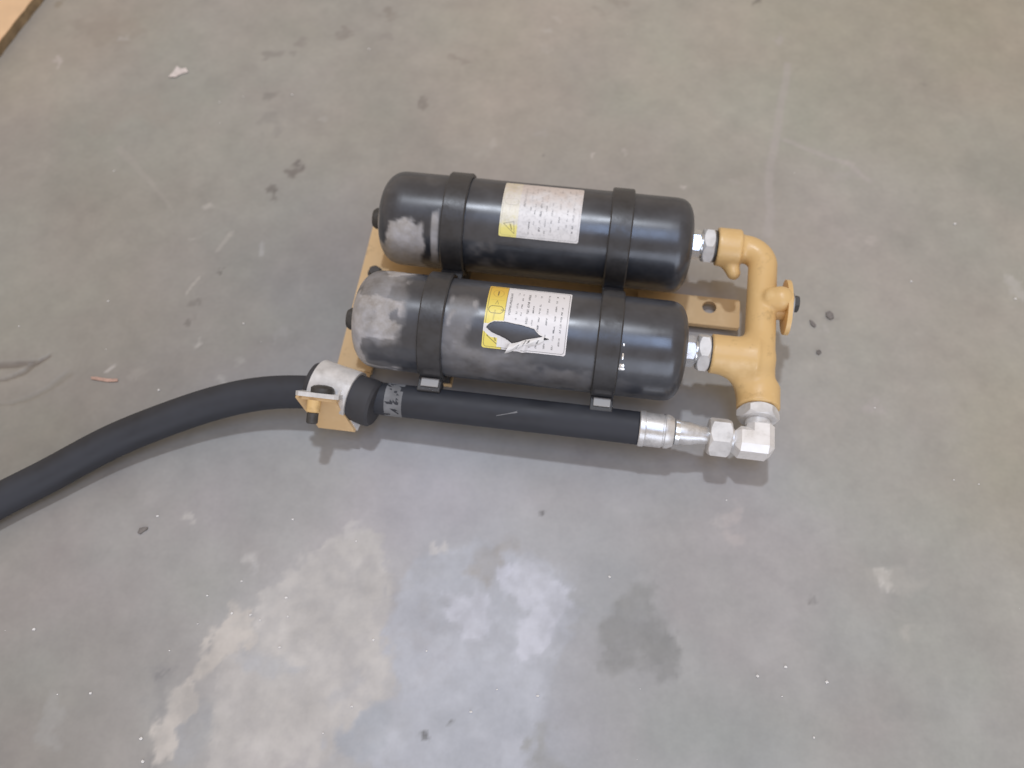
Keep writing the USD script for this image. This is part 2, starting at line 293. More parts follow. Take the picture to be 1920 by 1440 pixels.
    def line(pts, width, c, k, taper=True):
        nonlocal tone
        pts = np.array([on_floor(*p) for p in pts]); Q = P[:, :2] + warp * .012
        sel = np.where(np.hypot(*(Q - pts.mean(0)).T) < np.hypot(*(pts[0] - pts[-1])) * .7 + .05)[0]
        best = np.full(len(sel), 9.0); L = len(pts) - 1
        for i in range(L):
            a, b = pts[i], pts[i + 1]; t = np.clip(((Q[sel] - a) @ (b - a)) / ((b - a) @ (b - a)), 0, 1)
            w_ = width * (1 - .75 * (i + t) / L if taper else 1)
            best = np.minimum(best, np.hypot(*(Q[sel] - a - t[:, None] * (b - a)).T) / w_)
        w = (1 - sstep(.5, 1.3, best))[:, None] * k
        tone[sel] = tone[sel] * (1 - w) + lin(*c) * w
        P[sel, 2] -= .002 * w[:, 0] * (lin(*c)[0] < .25)
    line([(-40, 692), (0, 686), (40, 683), (70, 682), (92, 668)], .0065, (118, 111, 105), .85)
    line([(60, 684), (45, 698), (15, 711), (-40, 726)], .0045, (120, 114, 107), .75)
    line([(130, 700), (85, 730), (50, 748), (20, 756), (-30, 764)], .005, (130, 126, 117), .5)
    line([(225, 280), (280, 340), (325, 400)], .006, (166, 161, 154), .4)
    line([(346, 552), (358, 535), (370, 522)], .002, (180, 175, 169), .6, False)
    line([(204, 694), (212, 688), (219, 684)], .0022, (184, 180, 176), .7, False)
    line([(408, 470), (433, 435)], .003, (174, 170, 164), .45, False)
    line([(488, 458), (488, 478)], .003, (172, 172, 172), .6, False)
    line([(1478, 120), (1462, 200), (1452, 270), (1444, 350), (1440, 440)], .006, (174, 168, 164), .5, False)
    line([(1470, 262), (1530, 285), (1590, 308), (1630, 340)], .004, (176, 170, 166), .5, False)
    line([(105, 108), (113, 118), (106, 132)], .0025, (184, 176, 170), .7, False)
    line([(1890, 520), (1920, 560)], .006, (180, 178, 172), .5, False)
    tone = np.clip(tone, .01, .75) * FLOOR_GAIN
    polish = np.clip(.45 + 1.6 * (n1 - .5) + .12 * np.exp(-((P[:, :2] - on_floor(920, 1150)) ** 2).sum(1) / .03), 0, 1)
    P[:, 2] += (n2 - .5) * .0004
    nx, ny = len(X), len(Y); i = np.arange(nx * ny).reshape(ny, nx)
    f = np.vstack([np.stack([i[:-1, :-1], i[:-1, 1:], i[1:, 1:]], -1).reshape(-1, 3), np.stack([i[:-1, :-1], i[1:, 1:], i[1:, :-1]], -1).reshape(-1, 3)])
    p = obj('floor', (P, f), 'concrete', attr={'tone': tone, 'polish': polish})
    tag(p, 'worn grey concrete workshop floor with stains and cracks', 'floor', kind='structure')
FLOOR_GAIN = 1.0
build_floor()

# ------------------------------------------------------------------ the hydraulic accumulator unit
H, R, L, S = .083, .055, .3676, .1420          # axis height, bottle radius, bottle length, bottle spacing
unit = UsdGeom.Xform.Define(stage, '/World/hydraulic_accumulator_unit')
unit.AddTranslateOp().Set((-0.17167, 0.52769, 0)); unit.AddRotateZOp().Set(math.degrees(-0.172434))
U = unit.GetPrim()
tag(U, 'two black accumulator bottles on a yellow base with yellow manifold and long black hose', 'accumulator unit')

def group(name, label=None):
    x = UsdGeom.Xform.Define(stage, numbered(U.GetPath().pathString + '/' + name)).GetPrim()
    if label: x.SetCustomDataByKey('label', label)
    return x

# base plate with tongue, feet and bolts
ZP = .009
pp = Polygon([(-.0313, -.030), (.0105, -.030), (.0105, -.012), (.0975, -.012), (.0975, -.034), (.1080, -.034), (.1080, -.012), (.348, -.012), (.348, .188), (-.0313, .188)])
hole = Point(.4020, .1065).buffer(.0085, 24)
plate = obj('base_plate', flat(pp, .0075, ZP - .0075), 'yellow_plate', U, smooth=30)
tab_poly = Polygon([(.315, .0810), (.4365, .0810), (.4385, .0830), (.4385, .1190), (.4365, .1210), (.315, .1210)]).difference(hole)
obj('tongue', flat(tab_poly, .006, ZP + .0004), 'yellow_plate', plate, smooth=30)
obj('bolt', cat(hexnut((-.0130, .1080, ZP + .0004), (0, 0, 1), .013, .008), lathe([(0, .0095), (.0015, .0095)], (-.0130, .1080, ZP + .0002), (0, 0, 1), 24)), 'dark_steel', plate)

# the two bottles
def bottle_mesh():
    xs, rs = [], []
    for t in np.linspace(0, math.pi / 2, 26):              # left end: superellipse dome 36 mm deep
        c, s = math.cos(t) ** (2 / 2.7), math.sin(t) ** (2 / 2.7)
        xs.append(.033 * (1 - c)); rs.append(R * s)
    xs += list(np.linspace(.0345, L - .0285, 150)); rs += [R] * 150
    for t in np.linspace(0, math.pi / 2, 24)[1:]:          # right end: a tighter shoulder
        c, s = math.cos(t) ** (2 / 3.3), math.sin(t) ** (2 / 3.3)
        xs.append(L - .027 + .027 * s); rs.append(R * c)
    xs, rs = np.array(xs), np.array(rs); rs[0] = rs[-1] = 0
    n = 180; t = np.arange(n) / n * 2 * math.pi
    rs = rs.copy()
    v = np.stack([np.repeat(xs, n), np.outer(rs, np.cos(t)).ravel(), np.outer(rs, np.sin(t)).ravel()], 1)
    i = np.arange(n); j = (i + 1) % n; f = []
    for k in range(len(xs) - 1):
        A, B = k * n, (k + 1) * n
        f += [np.stack([A + i, A + j, B + j], 1), np.stack([A + i, B + j, B + i], 1)]
    f = np.vstack(f)[:, ::-1]
    return v, f
bv, bf = bottle_mesh()
bphi = np.degrees(np.arctan2(bv[:, 2], bv[:, 1])); bphi = np.where(bphi < -90, bphi + 360, bphi); bx = bv[:, 0]

def bump_mask(x0, x1, a0, a1, ex, ea, x, a):
    return sstep(x0 - ex, x0 + ex, x) * (1 - sstep(x1 - ex, x1 + ex, x)) * sstep(a0 - ea, a0 + ea, a) * (1 - sstep(a1 - ea, a1 + ea, a))

def dust_rear():
    q = bv + np.array([2.0, 1.0, 3.0]); n = meshkit.fbm(q * 30, 5, 3); n2 = meshkit.fbm(q * 75, 4, 8); n3 = meshkit.fbm(q * 14, 3, 4)
    x, a = bx + (n - .5) * .03, bphi + (n2 - .5) * 26
    d = .95 * np.maximum(bump_mask(.0175, .060, 130, 205, .0018, 3, x, a), bump_mask(.006, .060, 163, 215, .003, 4, x, a))
    d = np.maximum(d, .75 * bump_mask(.070, .078, 116, 190, .0012, 7, bx + (n - .5) * .006, a))
    d = np.maximum(d, .30 * bump_mask(.112, .165, 150, 182, .012, 8, x, a) * sstep(.42, .62, n))
    d = np.maximum(d, .95 * bump_mask(-.01, .0055, 118, 300, .0015, 8, bx + (n - .5) * .006, a))
    d = np.maximum(d, .30 * sstep(.55, .75, n) * sstep(.09, .02, bx))
    d *= .55 + .75 * n2
    d += .035 * sstep(.45, .7, n3)
    return np.clip(d, 0, .95)
def dust_front():
    q = bv + np.array([5.0, 7.0, 2.0]); n = meshkit.fbm(q * 26, 5, 13); n2 = meshkit.fbm(q * 70, 4, 18); n3 = meshkit.fbm(q * 12, 3, 14)
    x, a = bx + (n - .5) * .045, bphi + (n2 - .5) * 30
    zone = bump_mask(-.02, .062, 38, 235, .005, 8, x, a)
    f1 = meshkit.fbm(q * 48 + 3, 3, 61); f2 = meshkit.fbm(q * 40 + 9, 3, 62)
    bias = .16 * bump_mask(.0, .052, 98, 142, .008, 10, bx, bphi) - .30 * bump_mask(.028, .075, 142, 182, .008, 7, bx, bphi) - .12 * bump_mask(.0, .06, 45, 92, .01, 8, bx, bphi) + .2 * bump_mask(-.01, .020, 128, 240, .006, 8, bx, bphi)
    d = zone * (.22 + .22 * sstep(.44, .50, f2) + .55 * sstep(.465, .505, f1 * .75 + n * .25 + bias))
    d *= 1 - .8 * bump_mask(.028, .075, 145, 180, .006, 7, x, a)
    d = np.maximum(d, .65 * bump_mask(.110, .140, 80, 140, .005, 8, x, a) * (.35 + .65 * sstep(.48, .53, f2)))
    d = np.maximum(d, .20 * bump_mask(.108, .20, 140, 178, .01, 8, x, a) * (.6 + .8 * sstep(.4, .65, n)))
    d = np.maximum(d, .20 * bump_mask(.10, .30, 158, 190, .02, 6, x, a) * (.5 + n))
    d *= .55 + .8 * n2
    d += .05 * sstep(.45, .7, n3) * sstep(.33, .1, bx) + .02
    return np.clip(d, 0, .9)

def glyphs(shape, seed):
    r = np.random.default_rng(seed); return r.random(shape)

def sticker(parent, yc, front):
    """a printed label lying on the bottle: x along the axis, a round it"""
    nx, na = 300, 250
    x0, x1, a0, a1 = (.1500, .2392, 58.0, 138.5) if front else (.1472, .2378, 57.0, 136.0)
    u, v = np.meshgrid(np.linspace(0, 1, nx), np.linspace(0, 1, na))
    W, Hh = x1 - x0, R * RAD(a1 - a0)
    X, Y = u * W * 1000, v * Hh * 1000; Wm, Hm = W * 1000, Hh * 1000      # millimetres, origin top left
    def rrect(m, rad):
        qx, qy = np.abs(X - Wm / 2) - (Wm / 2 - m - rad), np.abs(Y - Hm / 2) - (Hm / 2 - m - rad)
        return np.hypot(np.maximum(qx, 0), np.maximum(qy, 0)) + np.minimum(np.maximum(qx, qy), 0) - rad
    white = np.array([.80, .79, .80]) if front else np.array([.70, .655, .63])
    col = np.ones((na, nx, 3)) * white
    p = np.stack([X * .12, Y * .12, X * 0], -1); n = meshkit.fbm(p, 4, 40 + front); n2 = meshkit.fbm(p * 4, 3, 42)
    if not front:
        fade = sstep(.05, .55, v + (n - .5) * .5)[..., None]
        col = np.array([.66, .585, .54]) * (1 - fade) + np.array([.78, .775, .78]) * fade
        col *= (1 - .10 * sstep(.5, .7, n2))[..., None]
    yel = X < Wm * (.235 if front else .225)
    yc_ = np.array([.86, .69, .10])
    if front:
        t = sstep(0, .5, v)[..., None]; yy = np.array([.74, .47, .07]) * (1 - t) + np.array([.86, .74, .17]) * t
        col = np.where(yel[..., None], yy, col)
    else:
        k = (sstep(.70, .90, v + (n - .5) * .3) * .75 + .22 * (1 - v) * n2 * 1.6 + .16 * sstep(.35, .7, v)) * yel
        col = col * (1 - k[..., None]) + np.array([.86, .78, .22]) * k[..., None]
    ink = np.zeros((na, nx))
    def add(d, w, s=1.0):
        nonlocal ink; ink = np.maximum(ink, s * (1 - sstep(w * .5, w * .5 + .28, np.abs(d))))
    fade = .85 if front else .42
    add(rrect(2.0, 3.2), .45, .75 if front else .35)
    add(np.where(Y > 2, X - Wm * .235, 9), .4, .8 if front else .15)
    def seg(ax, ay, bx_, by, w, s=1.0):
        t = np.clip(((X - ax) * (bx_ - ax) + (Y - ay) * (by - ay)) / ((bx_ - ax) ** 2 + (by - ay) ** 2), 0, 1)
        add(np.hypot(X - ax - t * (bx_ - ax), Y - ay - t * (by - ay)), w, s)
    cx = Wm * .125
    if front:
        add(np.hypot(X - cx, Y - Hm * .17) - 5.6, .4, .35); seg(cx - .1, Hm * .13, cx - .3, Hm * .21, 1.1, .95); 
        add(np.maximum(np.abs(X - cx) - 7, np.abs(Y - Hm * .30)), .2, .25)
    # bottle symbol: long rounded outline with small stem and funnels
    s0 = .9 if front else .4
    add(np.hypot(np.maximum(np.abs(X - cx) - 3.6, 0), Y - Hm * .455) - 4.2, .5, s0)
    seg(cx + 5.5, Hm * .455, cx + 9.2, Hm * .455, .8, s0 * .8)
    seg(cx - 1.6, Hm * .37, cx, Hm * .31, .35, s0 * .7); seg(cx, Hm * .31, cx + 1.6, Hm * .37, .35, s0 * .7)
    seg(cx - .8, Hm * .47, cx - 1.6, Hm * .60, 1.5, s0 * .35)
    # warning triangle
    ty = Hm * (.86 if front else .86)
    T = [(cx - 6.5, ty - 4.0), (cx + 6.5, ty + 6.2), (cx + 5.0, ty - 7.0)] if not front else [(cx - 6.5, ty - 3), (cx + 5, ty + 5.5), (cx + 6, ty - 4)]
    for a, b in ((0, 1), (1, 2), (2, 0)): seg(*T[a], *T[b], .55, .85 if front else .7)
    seg(cx + 1.2, ty - 3.6, cx + 3.2, ty + 1.6, 1.1, .8)
    # columns of small print running down the label
    r = np.random.default_rng(5 + front)
    for k, (cxk, wd) in enumerate([(.285, 2.3), (.37, 2.0), (.425, 1.5), (.50, 2.2), (.565, 1.5), (.64, 1.6), (.735, 1.7), (.83, 1.7), (.905, 1.7)]):
        y = Hm * r.uniform(.10, .14); end = Hm * .93
        if k == 0: y = Hm * .14; runs = [(Hm * .14, Hm * .52)]
        else:
            runs = []
            while y < end:
                ln = r.uniform(2.0, 9.0); gap = r.uniform(1.2, 5.0) if r.random() < .65 else r.uniform(6, 14)
                runs.append((y, min(y + ln, end))); y += ln + gap
        for ya, yb in runs:
            box_ = (np.abs(X - Wm * cxk) < wd / 2) & (Y > ya) & (Y < yb)
            cell = glyphs((600, 8), 100 + k)[np.clip((Y / .55).astype(int), 0, 599), np.clip(((X - Wm * cxk + wd / 2) / (wd / 3.0)).astype(int), 0, 7)]
            st = r.uniform(.6, 1.0)
            ink = np.maximum(ink, box_ * np.where(cell > .38, st, .15 * st) * (1.0 if v is not None else 1))
    vis = fade * (1.0 if front else 1.0)
    if not front: vis = fade * (.6 + 1.2 * sstep(.35, .6, v))
    keep = np.ones((na, nx), bool)
    lift = np.zeros((na, nx))
    if front:
        from shapely import contains_xy, distance, points
        tear = Polygon([((x - x0) / W * Wm, (a - a0) / (a1 - a0) * Hm) for x, a in [(.1538, 116), (.1565, 111.5), (.161, 108.6), (.172, 107.6), (.188, 109.2), (.2035, 112.4), (.2085, 117), (.213, 119.8), (.2205, 121.8), (.2130, 123.6), (.2060, 124.6), (.1985, 127.5), (.1930, 131.6), (.1850, 131.8), (.1780, 127.0), (.1680, 122.8), (.1600, 120.5)]])
        q = np.stack([X + (n2 - .5) * 1.2, Y + (n - .5) * 1.2], -1)
        ins = contains_xy(tear, q[..., 0], q[..., 1]); d = distance(points(X, Y), tear)
        keep = ~ins
        bare = (d < 5.0 + 2 * (n2 - .5)) & (Y > Hm * .66) & (X < Wm * .47) & ~((X < Wm * .2) & (Y > Hm * .84))
        bare |= (d < 1.0)
        bare |= (X > Wm * .18) & (X < Wm * .5) & (Y > Hm * .80) & (Y < Hm * .965)
        col = np.where(bare[..., None], np.array([.82, .82, .83]), col); ink = np.where(bare, ink * .1, ink)
        lift = .0016 * np.exp(-d / 2.0) * sstep(.55, .75, v)
        crumple = np.exp(-((u - .47) / .10) ** 2) * sstep(.78, .90, v)
        lift += crumple * (.0022 + .0012 * np.sin(X * .6 + Y * .25))
    col = col * (1 - (ink * vis)[..., None]) + np.array([.055, .055, .06]) * (ink * vis)[..., None]
    if not front: col *= (1 - .09 * sstep(.55, .75, meshkit.fbm(p * 1.3 + 9, 4, 50)))[..., None]
    keep &= rrect(0, 3.0) < 0
    rad = R + .0005 + lift + .00012 * (n2 - .5); an = RAD(a0) + v * RAD(a1 - a0)
    V = np.stack([x0 + u * W, yc + rad * np.cos(an), H + rad * np.sin(an)], -1).reshape(-1, 3)
    i = np.arange(nx * na).reshape(na, nx)
    ok = keep[:-1, :-1] & keep[:-1, 1:] & keep[1:, 1:] & keep[1:, :-1]
    a, b, c, d_ = i[:-1, :-1][ok], i[:-1, 1:][ok], i[1:, 1:][ok], i[1:, :-1][ok]
    f = np.vstack([np.stack([a, c, b], 1), np.stack([a, d_, c], 1)])
    used_v = np.unique(f); re = np.full(nx * na, -1); re[used_v] = np.arange(len(used_v))
    s = obj('sticker', (V[used_v], re[f]), 'sticker', parent, label='torn yellow and white warning label' if front else 'faded white warning label with yellow corner', attr={'print': col.reshape(-1, 3)[used_v]})
    if front:                                                # the torn strip, crumpled below the tear
        gu, gv = np.meshgrid(np.linspace(0, 1, 46), np.linspace(0, 1, 16))
        xx = .1800 + gu * .0345 - .005 * gv * (1 - gu) + .0012 * np.sin(gu * 9); aa = 141.0 - gu * 16.5 - (1 - gv) * 10.5 * (1 - .45 * gu) + .6 * np.sin(gu * 9 + 1) * gv
        bumpy = .0014 * np.sin(gu * 11 + gv * 2.2) + .0004 * np.sin(gu * 25 + 1 + gv * 5)
        rr = R + .0016 + (.0040 + bumpy) * np.sin(np.clip(gv, 0, 1) * 2.9) * (1 - .6 * gu)
        V2 = np.stack([xx, yc + rr * np.cos(np.radians(aa)), H + rr * np.sin(np.radians(aa))], -1).reshape(-1, 3)
        c2 = np.ones((16, 46, 3)) * .84
        for g0, w0, va, vb in ((.30, .018, .35, .85), (.50, .015, .1, .75), (.60, .02, .15, .6), (.83, .02, .4, .9)): c2[(np.abs(gu - g0 + .07 * (gv - .5)) < w0) & (gv > va) & (gv < vb)] = .16
        k = np.arange(16 * 46).reshape(16, 46)
        f2 = np.vstack([np.stack([k[:-1, :-1], k[1:, 1:], k[:-1, 1:]], -1).reshape(-1, 3), np.stack([k[:-1, :-1], k[1:, :-1], k[1:, 1:]], -1).reshape(-1, 3)])
        obj('peeled_paper', (V2, f2), 'sticker', parent, label='crumpled white paper strip torn from the label', attr={'print': c2.reshape(-1, 3)})

def clamp(yc, x0, x1, front):
    """split steel clamp: ring, ears with washers and bolts"""
    w = x1 - x0; ri, ro = R + .0006, R + .0047
    prof = [(0, ri), (0, ro - .0015), (.0015, ro), (w - .0015, ro), (w, ro - .0015), (w, ri), (0, ri)]
    a = np.linspace(0, 2 * math.pi, 97)[:-1]; n = 96; v = []
    for s, r in prof[:-1]: v.append(np.stack([np.full(n, x0 + s), yc + r * np.cos(a), H + r * np.sin(a)], 1))
    v = np.vstack(v); i = np.arange(n); j = (i + 1) % n; f = []
    for k in range(6):
        A, B = k * n, (k + 1) % 6 * n; f += [np.stack([A + i, B + j, A + j], 1), np.stack([A + i, B + i, B + j], 1)]
    ring = trimesh.Trimesh(v, np.vstack(f), process=False)
    saddle = box((x0 + .001, yc - .034, ZP + .0003), (x1 - .001, yc + .034, H - R + .006), .001)
    c = obj('clamp', cat(ring, saddle), 'clamp_paint', U)
    for sd in (-1, 1):
        e = .0165 if sd * (1 if front else -1) < 0 else .0105
        ya, yb = yc + sd * (R + .003), yc + sd * (R + e + .004)
        lo, hi = min(ya, yb), max(ya, yb)
        zt = H - .012
        obj('clamp_ear', cat(box((x0 + .0005, lo, zt - .008), (x1 - .0005, hi, zt), .0008), box((x0 + .0005, lo, zt - .019), (x1 - .0005, hi, zt - .011), .0008)), 'clamp_paint', c)
        yb_ = yc + sd * (R + .0075 + (.0035 if e > .012 else .0015))
        if e > .012:
            obj('washer_plate', box((x0 + .004, yb_ - .0050, zt + .0003), (x1 - .003, yb_ + .0050, zt + .0022), .0005), 'grey_steel', c)
        obj('clamp_bolt', rod((x0 + w / 2, yc + sd * (R + .010), zt - .030), (x0 + w / 2, yc + sd * (R + .010), zt - .0195), .004, 16), 'dark_steel', c)
    return c

def accumulator(yc, front):
    d = dust_front() if front else dust_rear()
    b = obj('accumulator', (bv + np.array([0, yc, H]), bf), 'black_paint', U, attr={'dust': d},
            label='front accumulator bottle with torn label and heavy dust at its left end' if front else 'rear accumulator bottle with faded label, dust patch at its left end')
    zc = H - .004
    obj('end_plug', lathe([(-.0095, .006), (-.0105, .010), (-.007, .0125), (.004, .0135)], (0, yc - .001, zc), (1, 0, 0), 40), 'dark_steel', b)
    sticker(b, yc, front)
    yf = yc + (.0030 if front else .0048)                    # the ports sit a touch off the bottle axis
    obj('hex_fitting', cat(lathe([(-.004, .0125), (.003, .0125)], (L, yf, H), (1, 0, 0), 32), hexnut((L - .0045, yf, H), (1, 0, 0), .030, .0150, rot=RAD(28)), lathe([(0, .0135), (.006, .0135)], (L + .009, yf, H), (1, 0, 0), 32)), 'bright_steel', b)
    obj('lock_nut', hexnut((L + .0122, yf, H), (1, 0, 0), .0372, .0135, rot=RAD(8)), 'silver_paint', b)
    obj('seal_ring', lathe([(0, .0185), (.0022, .0185)], (L + .0255, yf, H), (1, 0, 0), 40), 'dark_steel', b)
    return b
acc_r = accumulator(S, False)
acc_f = accumulator(0.0, True)
for yc, fr in ((S, False), (0.0, True)):
    for x0, x1 in ((.0808, .1075), (.2700, .2955)): clamp(yc, x0, x1, fr)
# bare metal scuffs on the front bottle by the right clamp
sc = np.array([(.2982, 118.5, .0011, 1.2), (.2984, 131, .0011, 3.5), (.2984, 141.5, .0026, 2.1), (.2984, 145.5, .0034, 1.7)])
ms = []
for x, a, hx, ha in sc:
    gx, ga = np.meshgrid(np.linspace(-1, 1, 9), np.linspace(-1, 1, 9)); k = np.sqrt(np.maximum(1 - .5 * ga ** 2, .2))
    X_, A_ = x + gx * hx * k, np.radians(a + ga * ha); rr = R + .0004 + .0004 * (1 - np.maximum(abs(gx), abs(ga)))
    V = np.stack([X_, rr * np.cos(A_), H + rr * np.sin(A_)], -1).reshape(-1, 3); k = np.arange(81).reshape(9, 9)
    ms.append(trimesh.Trimesh(V, np.vstack([np.stack([k[:-1, :-1], k[1:, 1:], k[:-1, 1:]], -1).reshape(-1, 3), np.stack([k[:-1, :-1], k[1:, :-1], k[1:, 1:]], -1).reshape(-1, 3)]), process=False))
obj('bare_scuff', cat(*ms), 'bright_steel', acc_f, smooth=True, label='bare metal scuff beside the right clamp')

# manifold: one casting with blended branches
PX, PT, PO, YE, ZE = .4500, .4475, .4530, -.0825, .0540
def sdf(x, y, z):
    def cyl_x(x0, x1, yc, zc, r):
        d = math.hypot(y - yc, z - zc) - r; e = max(x0 - x, x - x1); return max(d, e) if (d < 0 or e < 0) else math.hypot(d, e)
    def cyl_y(y0, y1, xc, zc, r):
        d = math.hypot(x - xc, z - zc) - r; e = max(y0 - y, y - y1); return max(d, e) if (d < 0 or e < 0) else math.hypot(d, e)
    def sm(a, b, k):
        h = max(k - abs(a - b), 0) / k; return min(a, b) - h * h * k * .25
    def cap(ax, ay, az, bx, by, bz, ra, rb):
        vx, vy, vz = bx - ax, by - ay, bz - az; t = ((x - ax) * vx + (y - ay) * vy + (z - az) * vz) / (vx * vx + vy * vy + vz * vz); t = min(max(t, 0), 1)
        return math.sqrt((x - ax - t * vx) ** 2 + (y - ay - t * vy) ** 2 + (z - az - t * vz) ** 2) - ra - (rb - ra) * t
    # rear elbow (quarter torus) between socket and down pipe
    cx, cy, rb = .4275, .1243, .0225
    if x >= cx and y >= cy: q = math.hypot(math.hypot(x - cx, y - cy) - rb, z - H) - .0164
    else: q = 1.0
    d = min(q, cyl_x(.415, cx + .0005, .1468, H, .0166)); d = min(d, cap(PX, cy, H, PT, .002, H, .0161, .0168))
    d = sm(d, cap(PT, .004, H, PO, -.024, ZE + .002, .0168, .0178), .004)
    d = sm(d, cyl_x(.3965, .4235, .1468, H, .0222), .005)
    d = sm(d, cyl_x(.3945, .442, .0030, H, .0215), .013)
    d = sm(d, cyl_y(-.0440, -.0175, PO, ZE + .001, .0234), .007)
    d = sm(d, cap(.418, -.004, H - .004, .442, -.018, ZE + .006, .013, .014), .010)
    d = sm(d, cap(.4590, .0730, H + .012, .4670, .0730, H + .015, .0138, .0142), .0025)
    d = sm(d, cap(.415, .129, H - .011, .419, .119, H - .010, .0085, .0078), .006)
    return -d
mf = manifold3d.Manifold.level_set(sdf, (.385, -.055, .024, .496, .178, H + .038), .0027)
mv, mfa = tm(mf); mm = trimesh.Trimesh(mv, mfa); trimesh.smoothing.filter_taubin(mm, iterations=6)
man = obj('pipe_manifold', mm, 'yellow_paint', U, smooth=True)
an = np.linspace(0, 2 * math.pi, 60, endpoint=False)
# oval flange standing on edge at the right of the manifold, with washer and plug
o = Polygon([(.071 + .0340 * math.cos(t), .002 + .0215 * math.sin(t)) for t in an])
fl = trimesh.creation.extrude_polygon(o, .0050, engine='earcut'); fl.apply_transform(np.array([[0, 0, 1, .4735], [1, 0, 0, 0], [0, 1, 0, H + .001], [0, 0, 0, 1.0]]))
obj('flange', fl, 'yellow_paint', man)
obj('boss', rod((.455, .071, H), (.4755, .071, H), .0135), 'yellow_paint', man)
obj('flange_washer', lathe([(0, .0165), (.0032, .0165)], (.4788, .073, H + .001), (1, 0, 0), 32), 'grey_steel', man)
obj('flange_plug', hexnut((.4820, .078, H + .001), (1, 0, 0), .0175, .0075, rot=RAD(12)), 'dark_steel', man)

# outlet elbow and hose coupling
el = group('outlet_elbow')
obj('hex_nut', cat(hexnut((PO, -.0443, ZE + .001), (0, -1, 0), .0400, .0135, rot=RAD(2)), lathe([(0, .0135), (.012, .0135)], (PO, -.053, ZE), (0, -1, 0), 32)), 'silver_paint', el)
body = manifold3d.Manifold
def ball(c, r): return body.sphere(r, 32).translate(list(map(float, c)))
def hull(*s): return body.batch_hull(list(s))
def mbox(lo, hi, b):
    k = box(lo, hi, b); return body(manifold3d.Mesh(np.asarray(k.vertices, np.float32), np.asarray(k.faces, np.uint32)))
e1 = mbox((PO - .0130, YE - .0165, ZE - .0190), (PO + .0165, -.0600, ZE + .0150), .0068)
e2 = mbox((PO - .0260, YE - .0165, ZE - .0190), (PO + .0165, YE + .0125, ZE + .0150), .0068)
obj('elbow_body', e1 + e2, 'white_zinc', el, smooth=False)
obj('elbow_stub', rod((.4180, YE, ZE), (.4275, YE, ZE), .0115), 'zinc', el)

hose_pts = [(.3268, YE - .0005, ZE), (.25, -.0826, .0535), (.15, -.0822, .0515), (.06, -.0812, .0490), (.0, -.0812, .0475), (-0.0511, -0.0827, 0.045), (-0.0924, -0.0874, 0.041), (-0.1518, -0.1054, 0.0345), (-0.2079, -0.1329, 0.029), (-0.2614, -0.1657, 0.0245), (-0.311, -0.2054, 0.0205), (-0.3583, -0.2434, 0.0195), (-0.4022, -0.284, 0.0195), (-0.4427, -0.3278, 0.0195)]
path = spline(hose_pts, 260)
hose = obj('hose', tube(path, np.interp(path[:, 0], [-.12, .0], [.0192, .0182]), 44), 'hose_rubber', U, smooth=True)
ax = np.array([1.0, 0, 0])
obj('ferrule', lathe([(0, .0188), (.001, .0196), (.0060, .0196), (.0068, .0184), (.0085, .0186), (.0250, .0186), (.0258, .0172), (.0272, .0172), (.0280, .0186), (.0320, .0184), (.0370, .0160), (.0385, .0120)], (.3258, YE - .0005, ZE), ax, 48), 'zinc', hose)
obj('collar', lathe([(0, .0112), (.0005, .0140), (.0048, .0140), (.0054, .0112)], (.3642, YE, ZE), ax, 40), 'bright_steel', hose)
obj('nipple', lathe([(0, .0128), (.010, .0128), (.022, .0098), (.034, .0095)], (.3692, YE, ZE), ax, 40), 'zinc', hose)
obj('swivel_nut', hexnut((.4005, YE, ZE), ax, .0375, .0235, rot=RAD(6)), 'silver_paint', hose)
# worn pale band rubbed on the hose beside its bush
pb = path[(path[:, 0] > .047) & (path[:, 0] < .068)]
tb = tube(pb, .0184, 44, caps=False); k = meshkit.fbm(np.array(tb.vertices) * 160, 3, 3)
cen = tb.vertices[tb.faces].mean(1); kk = meshkit.fbm(cen * 120, 3, 6)
tb.update_faces((kk > .36) & (cen[:, 2] > .040)); tb.remove_unreferenced_vertices()
obj('rubbed_band', tb, 'dusty_rubber', hose, smooth=True, label='pale dusty band rubbed on the hose')

# short pale scuff on top of the hose
ms = []
for k in range(2):
    tt = np.linspace(0, 1, 14); xx = .172 + .022 * tt; aa = np.radians(128 - 20 * tt); w_ = np.radians(1.2 + 2.2 * tt ** 3)
    yc_ = np.interp(xx, path[::-1, 0], path[::-1, 1]); zc_ = np.interp(xx, path[::-1, 0], path[::-1, 2])
    V = np.vstack([np.stack([xx, yc_ + .01845 * np.cos(aa + sg * w_), zc_ + .01845 * np.sin(aa + sg * w_)], 1) for sg in (-1, 1)]); i = np.arange(13)
    ms = [trimesh.Trimesh(V, np.vstack([np.stack([i, i + 14, i + 1], 1), np.stack([i + 1, i + 14, i + 15], 1)]), process=False)]
obj('scuff', cat(*ms), 'dusty_rubber', hose, smooth=True, label='short pale scuff on the straight run of hose')

